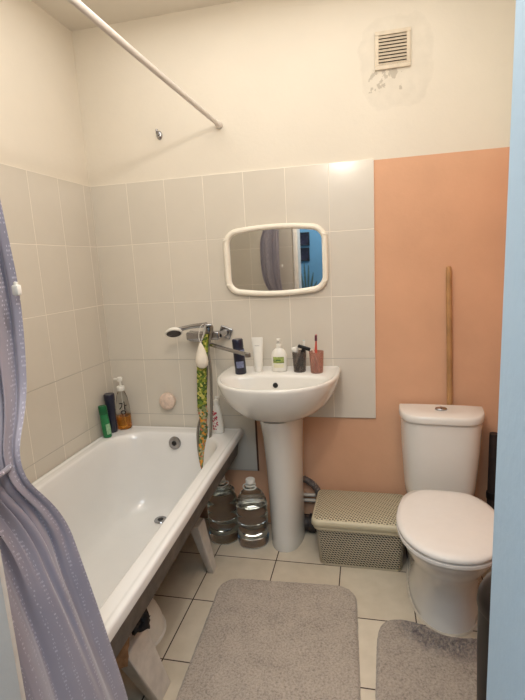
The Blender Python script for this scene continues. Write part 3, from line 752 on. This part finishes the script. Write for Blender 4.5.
for z, a, b2 in ((0, .026, .015), (.003, .029, .018), (.05, .0275, .0175), (.10, .023, .016), (.130, .017, .014), (.138, .011, .011), (.141, .010, .010)):
    L.append([(a*cos(2*pi*k/28), b2*sin(2*pi*k/28), z) for k in range(28)])
bo = obj('body', loft(L), K['pwhite'], g)
obj('cap', lathe([(.0105, .141), (.012, .142), (.012, .160), (.0115, .162), (.005, .163), (.004, .176), (.0001, .1765)], 20), K['pwhite'], g)
obj('nozzle', box(-.004, .019, -.004, .004, .174, .181, .002), K['pwhite'], g)
V, F = [], []
rnd = random.Random(4)
for k in range(34):
    zz = .018+.092*rnd.random(); f = 1-(zz/.13)*.25; aa = -pi/2+(-.15+rnd.uniform(-.55, .40)); s = .0022+.0028*rnd.random()
    c = Vector((.0290*f*cos(aa), .0192*sin(aa)-.0004, zz)); t = Vector((-sin(aa)*.0290*f, cos(aa)*.0192, 0)).normalized()*s; i = len(V)
    V += [c-t-Vector((0, 0, s*.6)), c+t-Vector((0, 0, s)), c+t*.6+Vector((0, 0, s)), c-t+Vector((0, 0, s*.8))]; F.append((i, i+1, i+2, i+3))
obj('red_print', (V, F), K['redprint'], bo, smooth=False)

# ------------------------------------------------------------------ things on the sink shelf
SZ = .8645
x, y = .772, -.138
g = thing('shaving_gel_can', 'dark navy can with pale band at left end of sink', 'can', (x, y, SZ)); g.scale = (1.05,)*3; g.rotation_euler = (0, radians(-3), 0)
obj('body', lathe([(.023, 0), (.0255, .003), (.0255, .112), (.0235, .118)], 28), K['navy'], g)
obj('cap', lathe([(.0235, .118), (.0248, .120), (.0248, .155), (.022, .160), (.0001, .161)], 28), K['navy'], g)
obj('band', lathe([(.0258, .098), (.0261, .099), (.0261, .110), (.0258, .111)], 28, cap=False), K['navyband'], g)
obj('label_print', patch(.0258, face_ang(x, y), .7, .03, .06), K['navyband'], g)
x, y = .850, -.098
g = thing('cream_tube', 'white squeeze tube standing on its cap on the sink', 'tube', (x, y, SZ)); g.scale = (1.15, 1.1, 1.08)
L = []
for z, a, b2 in ((.016, .017, .017), (.03, .0185, .0165), (.07, .020, .013), (.11, .0225, .007), (.145, .0245, .002), (.155, .0245, .0012)):
    L.append([(a*cos(2*pi*k/28), b2*sin(2*pi*k/28), z) for k in range(28)])
bo = obj('body', loft(L), K['pwhite'], g)
obj('cap', lathe([(.0165, 0), (.0175, .001), (.0175, .015), (.0165, .016)], 24), K['pwhite'], g)
V, F = [], []
for k, (zz, hw) in enumerate(((.118, .010),)):
    yy = -(.0168-.0145*max(0, (zz-.03))/.12)-.0012; i = len(V)
    V += [(-hw, yy, zz-.001), (hw, yy, zz-.001), (hw, yy, zz+.0012), (-hw, yy, zz+.0012)]; F.append((i, i+1, i+2, i+3))
obj('grey_print', (V, F), K['greyprint'], bo, smooth=False)
x, y = .952, -.092
g = thing('soap_dispenser', 'white soap pump bottle with green leaf label on the sink', 'soap dispenser', (x, y, SZ)); g.scale = (1.12, 1.1, 1.08)
L = []
for z, a, b2 in ((0, .027, .016), (.003, .0315, .020), (.04, .0335, .021), (.075, .033, .0205), (.092, .027, .018), (.102, .017, .013), (.106, .012, .011)):
    L.append([(a*cos(2*pi*k/32), b2*sin(2*pi*k/32), z) for k in range(32)])
bo = obj('body', loft(L), K['pwhite'], g)
obj('collar', lathe([(.012, .104), (.0125, .105), (.0115, .120), (.008, .122), (.0045, .124), (.0045, .136), (.0001, .137)], 20), K['pwhite'], g)
obj('pump_head', join(lathe([(.009, .134), (.0095, .136), (.009, .146), (.0001, .148)], 18), box(-.004, .004, -.024, 0, .138, .145, .002)), K['pwhite'], g)
V, F = [], []
def on_oval(a, z, k=1.012): return Vector((.0338*k*sin(a), -.0213*k*cos(a), z))
def oval_patch(a0, a1, z0, z1, n=8, k=1.012):
    V = []; F = []
    for i in range(n+1):
        a = a0+(a1-a0)*i/n; V += [on_oval(a, z0, k), on_oval(a, z1, k)]
    for i in range(n): F.append((2*i, 2*i+2, 2*i+3, 2*i+1))
    return V, F
obj('leaf_label', oval_patch(-.75, .75, .040, .068), K['leafprint'], bo)
obj('lower_label', oval_patch(-.65, .65, .020, .036), K['cream_print'], bo)
obj('label_line', oval_patch(-.3, .3, .0515, .055, 6, 1.03), K['greencap'], bo)
def cup(x, y, m, label, h, r):
    g = thing('tumbler', label, 'cup', (x, y, SZ))
    obj('wall', lathe([(r*.80, 0), (r*.84, .002), (r*.92, h*.5), (r, h), (r*.955, h), (r*.88, h*.5), (r*.80, .005), (.0001, .0045)], 30), m, g)
    return g
x, y = 1.050, -.098
cup(x, y, K['smoke'], 'smoky dark translucent tumbler on sink holding razor and brush', .098, .034)
def lean(base, tilt, az):
    return Matrix.Translation(base) @ Matrix.Rotation(az, 4, 'Z') @ Matrix.Rotation(tilt, 4, 'Y')
def brush(name, label, base, tilt, az, m, L, head, cat='toothbrush', bm_='bristle'):
    g = thing(name, label, cat, base)
    g.rotation_euler = (lean((0, 0, 0), tilt, az)).to_euler()
    obj('handle', tube([(0, 0, 0), (.001, 0, L*.3), (-.001, 0, L*.6), (0, 0, L*.85), (0, 0, L)], [.0058, .0066, .0060, .0038, .0046], 10), m, g)
    if head: obj('bristles', box(-.0055, .0055, -.014, -.003, L-.028, L-.002, .001), K[bm_], g)
    return g
z = SZ+.007
g = brush('shaving_brush', 'white ended brush in the smoky tumbler on sink', (x+.004, y-.006, z), radians(-13), radians(8), K['pwhite'], .084, False, 'brush')
obj('tuft', lathe([(.008, .080), (.013, .088), (.017, .103), (.015, .113), (.0001, .116)], 16), K['bristle'], g)
g = thing('razor', 'black razor leaning right in the smoky tumbler on sink', 'razor', (x-.012, y-.010, z)); g.scale = (1.5, 1.3, 1.16); g.rotation_euler = lean((0, 0, 0), radians(19), 0).to_euler()
obj('handle', tube([(0, 0, 0), (.0, 0, .05), (.0, 0, .095)], [.006, .0075, .006], 12), K['black'], g)
obj('blade_head', box(-.020, .020, -.008, .006, .093, .106, .003), K['black'], g)
brush('toothbrush', 'pale teal toothbrush in the smoky tumbler on sink', (x+.008, y+.006, z), radians(6), radians(20), K['teal'], .142, True)
x, y = 1.133, -.118
cup(x, y, K['brown_clear'], 'reddish brown translucent tumbler at right end of sink', .100, .034)
brush('toothbrush', 'coral toothbrush with maroon bristles in the brown tumbler', (x-.004, y-.004, z), radians(2), 0, K['pink'], .172, True, bm_='maroon')
brush('toothbrush', 'pale pink toothbrush leaning low in the brown tumbler', (x+.012, y-.010, z), radians(-14), 0, K['foam'], .108, False)

# ------------------------------------------------------------------ water jugs
def jug(x, y, label, water, rot, tint):
    g = thing('water_jug', label, 'jug', (x, y, 0), rot, 'water jugs between bath and pedestal')
    R = .078
    prof = [(.06, .004), (.074, .0), (R, .010), (R, .040), (R-.004, .048), (R, .056), (R, .072), (R-.005, .080), (R, .088), (R, .120), (R-.004, .128), (R, .136), (R, .160),
            (R-.004, .168), (R, .176), (R, .205), (R-.006, .230), (R-.022, .262), (R-.045, .285), (.024, .298), (.020, .302), (.020, .318)]
    obj('body', lathe(prof, 40, cap=False), tint, g, angle=60)
    w = [(r-.003, max(zz, .004)) for r, zz in prof if zz < water] + [(R-.004 if water < .21 else R-.012, water), (.0001, water+.0002)]
    obj('water', lathe([(.0001, .005)]+w, 40, cap=False), K['water'], g, angle=60)
    obj('cap', lathe([(.021, .316), (.0235, .317), (.0235, .334), (.021, .337), (.0001, .3375)], 24), K['pwhite'], g)
    obj('neck_ring', lathe([(.021, .302), (.026, .303), (.027, .307), (.021, .309)], 24), K['pwhite'], g)
    obj('carry_handle', tube(spline([(-.024, 0, .304), (-.036, -.004, .300), (-.030, -.022, .296), (0, -.036, .294), (.030, -.022, .296), (.036, -.004, .300), (.024, 0, .304)], 5), .0028, 8), K['pwhite'], g)
    return g
K['jug_shaded'] = mat('shaded_jug_plastic', (.84, .88, .86), .08, trans=1, ior=1.18, var=.03)  # same clear plastic, colour darkened for the shade under the bath rim
jug(.634, -.150, 'clear ridged water jug half hidden under the bath rim', .26, .5, K['jug_shaded'])
jug(.792, -.165, 'clear ridged water jug standing right against the sink pedestal', .215, -.4, K['jug'])

# ------------------------------------------------------------------ basket
bk = thing('storage_basket', 'beige lattice plastic storage basket with lid between pedestal and toilet', 'basket', (1.322, -.186, 0), radians(-1))
def bb(hx, hy, z, r=.03, dy=0): return rrect(-hx, hx, -hy+dy, hy+dy, r, z, 8, 8)
body = loft([bb(.182, .122, 0), bb(.184, .124, .004), bb(.190, .130, .09), bb(.195, .136, .190)], True, False)
obj('body', body, K['basket'], bk, angle=50)
obj('inner_shade', loft([bb(.174, .114, .006), bb(.186, .126, .186)], True, False), K['basket_in'], bk)  # dark shell added to stand for the shade inside the closed basket
obj('rim', loft([bb(.196, .137, .186), bb(.204, .145, .188), bb(.206, .148, .196), bb(.206, .148, .203), bb(.198, .140, .203)], False, False), K['basket_plain'], bk)
lid = loft([bb(.208, .147, .2035), bb(.213, .152, .208), bb(.213, .152, .226), bb(.210, .149, .233), bb(.202, .141, .237, .028)], False, False)
lo = obj('lid', lid, K['basket_plain'], bk, angle=60)
nx, ny = 12, 10; V, F, U = [], [], []
L = []
for t, dz in ((0, 0), (.012, .004), (.03, .0065), (.07, .009), (.125, .010)):
    L.append(bb(.202-t, max(.141-t, .01), .237+dz, max(.028-t*.5, .008)))
tl = loft(L, False, True)
tl = (tl[0], tl[1], [(v[0]+.7071*0, v[1]+1.0) for v in tl[0]])
c45 = math.cos(pi/4)
tl = (tl[0], tl[1], [((u_[0]-u_[1])*c45+5, (u_[0]+u_[1])*c45+5) for u_ in tl[2]])
obj('woven_top', tl, K['lidw'], lo, angle=60)

# ------------------------------------------------------------------ rugs
def rug(name, label, outline, m, h=.014, step=.006, shag=None):
    xs = [p[0] for p in outline]; ys = [p[1] for p in outline]
    def sd(x, y):
        inside = False; dmin = 9; n = len(outline); near = (x, y)
        for i in range(n):
            ax, ay = outline[i][0], outline[i][1]; bx, by = outline[(i+1) % n][0], outline[(i+1) % n][1]
            if (ay > y) != (by > y) and x < (bx-ax)*(y-ay)/(by-ay)+ax: inside = not inside
            dx, dy = bx-ax, by-ay; t = max(0, min(1, ((x-ax)*dx+(y-ay)*dy)/(dx*dx+dy*dy+1e-12)))
            q = math.hypot(x-ax-t*dx, y-ay-t*dy)
            if q < dmin: dmin = q; near = (ax+t*dx, ay+t*dy)
        return (dmin if inside else -dmin), near
    x0, y0 = min(xs), min(ys); nx = int((max(xs)-x0)/step)+2; ny = int((max(ys)-y0)/step)+2
    idx = {}; V = []; SH = []
    for j in range(ny+1):
        for i in range(nx+1):
            x, y = x0+i*step-step/2, y0+j*step-step/2
            d, near = sd(x, y)
            if d < -step*.72: continue
            if d < step*.3: x, y = near; d = 0
            e = max(0, min(1, d/.016)); e = math.sqrt(1-(1-e)**2)
            s = shag(x, y) if shag else 0
            q = noise.noise(Vector((x*150, y*150, 0)))*.0022+noise.noise(Vector((x*60, y*60, 3)))*.0022+noise.noise(Vector((x*14, y*14, 7)))*.002
            q2 = (noise.noise(Vector((x*75+y*18, y*40, 9)))+.5*noise.noise(Vector((x*140, y*110, 2))))*.022*s
            z = .001+e*(h+q)+max(0, min(1, (d-.004)/.03))*(q2+.004*s)
            idx[i, j] = len(V)
            V.append((x+.0015*noise.noise(Vector((x*90, y*90, 1))), y+.0015*noise.noise(Vector((x*90, y*90, 5))), max(z, .0008))); SH.append(s)
    F = [(idx[i, j], idx[i+1, j], idx[i+1, j+1], idx[i, j+1]) for i in range(nx) for j in range(ny) if all(k in idx for k in ((i, j), (i+1, j), (i+1, j+1), (i, j+1)))]
    o = obj(name, (V, F), m, angle=180)
    if shag:
        at = o.data.attributes.new('shag', 'FLOAT', 'POINT'); at.data.foreach_set('value', SH)
    return o
o1 = [(p[0], p[1]) for p in rrect(-.295, .295, -.50, .50, .085, 0, 8, 4)]
a = radians(2.5)
o1 = [(1.034+x*cos(a)-y*sin(a), -.955+x*sin(a)+y*cos(a)) for x, y in o1]
o1 = [(x, max(y, -1.66)) for x, y in o1]
tag(rug('bath_rug', '', o1, K['rug']), 'large taupe bath rug with rounded corners lying before the sink', 'rug')
ta = radians(-5)
def tl_(x, y): return (1.695+x*cos(ta)-y*sin(ta), -.03+x*sin(ta)+y*cos(ta))
ty = -.628
o2 = [tuple(p)[:2] for p in spline([(1.384, -.72, 0), (1.396, -.655, 0), (1.43, -.615, 0), (1.49, -.604, 0), (1.56, -.622, 0), (1.62, -.655, 0), (1.68, -.662, 0), (1.74, -.655, 0), (1.80, -.645, 0), (1.87, -.65, 0), (1.915, -.69, 0)], 6)] + [(1.925, -1.15), (1.90, -1.2), (1.42, -1.2), (1.385, -1.15), (1.374, -.95)]
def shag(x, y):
    # raised ruffled pile round the foot, its shadow painted in as darker colour
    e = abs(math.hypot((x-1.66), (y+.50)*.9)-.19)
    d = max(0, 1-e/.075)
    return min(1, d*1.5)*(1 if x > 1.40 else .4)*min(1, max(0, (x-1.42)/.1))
tag(rug('toilet_mat', '', o2, K['mat'], h=.016, shag=shag), 'small taupe toilet mat with ruffled pile and painted shadow against the toilet foot', 'rug')

# ------------------------------------------------------------------ pipes
tag(obj('corrugated_hose', tube(spline([(.970, -.05, .50), (.975, -.042, .36), (1.005, -.030, .290), (1.045, -.021, .276), (1.085, -.019, .248), (1.112, -.019, .205), (1.118, -.019, .15), (1.118, -.019, .06)], 10),
     [.0165+.0018*math.cos(i*2.6) for i in range(71)], 14), K['pipegrey']), 'grey corrugated drain hose arching behind the pedestal above the basket', 'hose')
tag(obj('water_pipe', tube([(.86, -.022, .192), (1.095, -.022, .192)], .0095, 12), K['pipew']), 'upper pale water pipe stub along the foot of the back wall', 'pipe')
tag(obj('water_pipe', tube([(.86, -.022, .162), (1.095, -.022, .162)], .0095, 12), K['pipew']), 'lower pale water pipe stub along the foot of the back wall', 'pipe')
g = thing('drain_pipe', 'dark sewer pipe lying on the floor behind the basket', 'pipe', (1.0, -.048, .050))
obj('pipe', tube([(-.06, 0, 0), (.10, 0, 0)], .042, 24), K['pipedark'], g)
obj('socket', xf(lathe([(.042, 0), (.047, .003), (.047, .03), (.042, .033)], 24), Matrix.Translation((.062, 0, 0)) @ Matrix.Rotation(pi/2, 4, 'Y')), K['pipedark'], g)
obj('end_cap', xf(lathe([(.036, 0), (.040, .003), (.040, .010), (.030, .013), (.0001, .014)], 24), Matrix.Translation((.100, 0, 0)) @ Matrix.Rotation(pi/2, 4, 'Y')), K['black'], g)
g = thing('riser_pipe', 'dark vertical pipe in the right back corner beside the toilet', 'pipe', (1.924, -.045, 0))
obj('pipe', lathe([(.020, .10), (.020, .56)], 20), K['pipedark'], g)
obj('joint', lathe([(.0235, .24), (.025, .244), (.025, .27), (.0235, .274)], 20), K['black'], g)
obj('foot', lathe([(.025, 0), (.025, .10), (.023, .108)], 20), K['black'], g)

# ------------------------------------------------------------------ dark bin beside doorway
g = thing('pedal_bin', 'dark brown rounded bin standing right of the toilet by the doorway', 'bin', (1.752, -1.01, .0195))
obj('body', lathe([(.085, .018), (.092, .02), (.098, .25), (.100, .40)], 36), K['bin'], g)
obj('lid', lathe([(.103, .40), (.104, .405), (.101, .43), (.088, .462), (.060, .485), (.030, .492), (.0001, .494)], 36), K['binrim'], g)
obj('foot_ring', lathe([(.088, .0175), (.09, .019), (.09, .026)], 30), K['black'], g)

# ------------------------------------------------------------------ hall things seen in the mirror
def picture(x, z, w, h, label):
    g = thing('picture_frame', label, 'picture', (x, -3.3, z))
    obj('frame', join(box(-w/2, w/2, .0, .016, h/2-.012, h/2, .002), box(-w/2, w/2, 0, .016, -h/2, -h/2+.012, .002), box(-w/2, -w/2+.012, 0, .016, -h/2, h/2, .002), box(w/2-.012, w/2, 0, .016, -h/2, h/2, .002)), K['black'], g)
    obj('print', box(-w/2+.01, w/2-.01, .001, .010, -h/2+.01, h/2-.01), K['photo1'], g)
picture(.655, 1.635, .15, .15, 'upper small dark framed picture on blue wall seen in mirror')
picture(.650, 1.46, .15, .15, 'lower small dark framed picture on blue wall seen in mirror')
g = thing('potted_palm', 'grey green palm fronds against blue wall seen in the mirror', 'plant', (.70, -3.14, 0))
obj('pot', lathe([(.09, 0), (.10, .01), (.12, .22), (.125, .23), (.115, .23), (.11, .20), (.0001, .195)], 28), K['pwhite'], g)
for k, (dx, hh) in enumerate(((-.11, .10), (-.065, .20), (-.02, .28), (.03, .26), (.08, .17), (.12, .07))):
    P = spline([(0, 0, .20), (dx*.15, 0, .75), (dx*.5, .01, 1.02), (dx, .015, 1.08+hh)], 6)
    n = len(P); obj('frond', tube(P, [.004+.008*max(0, sin(pi*max(0, (i/(n-1)-.6))/.4)) for i in range(n)], 8, flat=.3), K['leaf'], g)
# wall lamp over the door (behind the camera's view)
g = thing('wall_lamp', 'small round glass wall lamp over the bathroom doorway', 'lamp', (1.20, YF, 2.19))
obj('base', xf(lathe([(.045, 0), (.045, .012), (.03, .02), (.02, .024)], 24), Matrix.Rotation(radians(-90), 4, 'X')), K['chrome'], g)
obj('globe', xf(lathe([(.02, .02), (.045, .03), (.062, .055), (.062, .080), (.045, .108), (.02, .12), (.0001, .122)], 28), Matrix.Rotation(radians(-90), 4, 'X')), K['lamp'], g)

# ------------------------------------------------------------------ lights
def light(name, kind, loc, energy, col, rot=(0, 0, 0), **k):
    l = bpy.data.lights.new(name, kind); l.energy = energy; l.color = col
    for a_, b_ in k.items(): setattr(l, a_, b_)
    o = bpy.data.objects.new(name, l); COL.objects.link(o); o.location = loc; o.rotation_euler = rot
    return o
light('door_lamp_light', 'POINT', (1.20, YF+.20, 2.145), 17.5, (1, .95, .885), shadow_soft_size=.035)
light('room_fill', 'AREA', (.98, -.85, 2.50), 12, (1, .985, .96), shape='RECTANGLE', size=1.5, size_y=1.3)
light('hall_fill', 'AREA', (1.2, -2.75, 2.48), 42, (.86, .93, 1.0), shape='RECTANGLE', size=1.6, size_y=.8)  # added area light, stands in for cool hall daylight and lifts shadows
w = bpy.data.worlds.new('world'); S.world = w; w.use_nodes = True
w.node_tree.nodes['Background'].inputs[0].default_value = (.75, .82, .9, 1); w.node_tree.nodes['Background'].inputs[1].default_value = .3

# ------------------------------------------------------------------ camera
yaw, pitch, roll, f = .22424266, .183064525, -.0529276164, 463.086614
Fv = Vector((-sin(yaw)*cos(pitch), cos(yaw)*cos(pitch), -sin(pitch))); Rv = Vector((cos(yaw), sin(yaw), 0)); Uv = Rv.cross(Fv)
R2 = Rv*cos(roll)+Uv*sin(roll); U2 = -Rv*sin(roll)+Uv*cos(roll)
cd = bpy.data.cameras.new('camera'); cam = bpy.data.objects.new('camera', cd); COL.objects.link(cam)
cam.matrix_world = Matrix(((R2.x, U2.x, -Fv.x, CAMP.x), (R2.y, U2.y, -Fv.y, CAMP.y), (R2.z, U2.z, -Fv.z, CAMP.z), (0, 0, 0, 1)))
cd.sensor_fit = 'VERTICAL'; cd.sensor_height = 24; cd.sensor_width = 18; cd.lens = f*24/700; cd.clip_start = .02
S.camera = cam
S.view_settings.view_transform = 'Standard'
S.view_settings.look = 'None'
S.view_settings.exposure = .0
S.cycles.max_bounces = 14; S.cycles.transmission_bounces = 12; S.cycles.transparent_max_bounces = 16
S.cycles.sample_clamp_indirect = 4
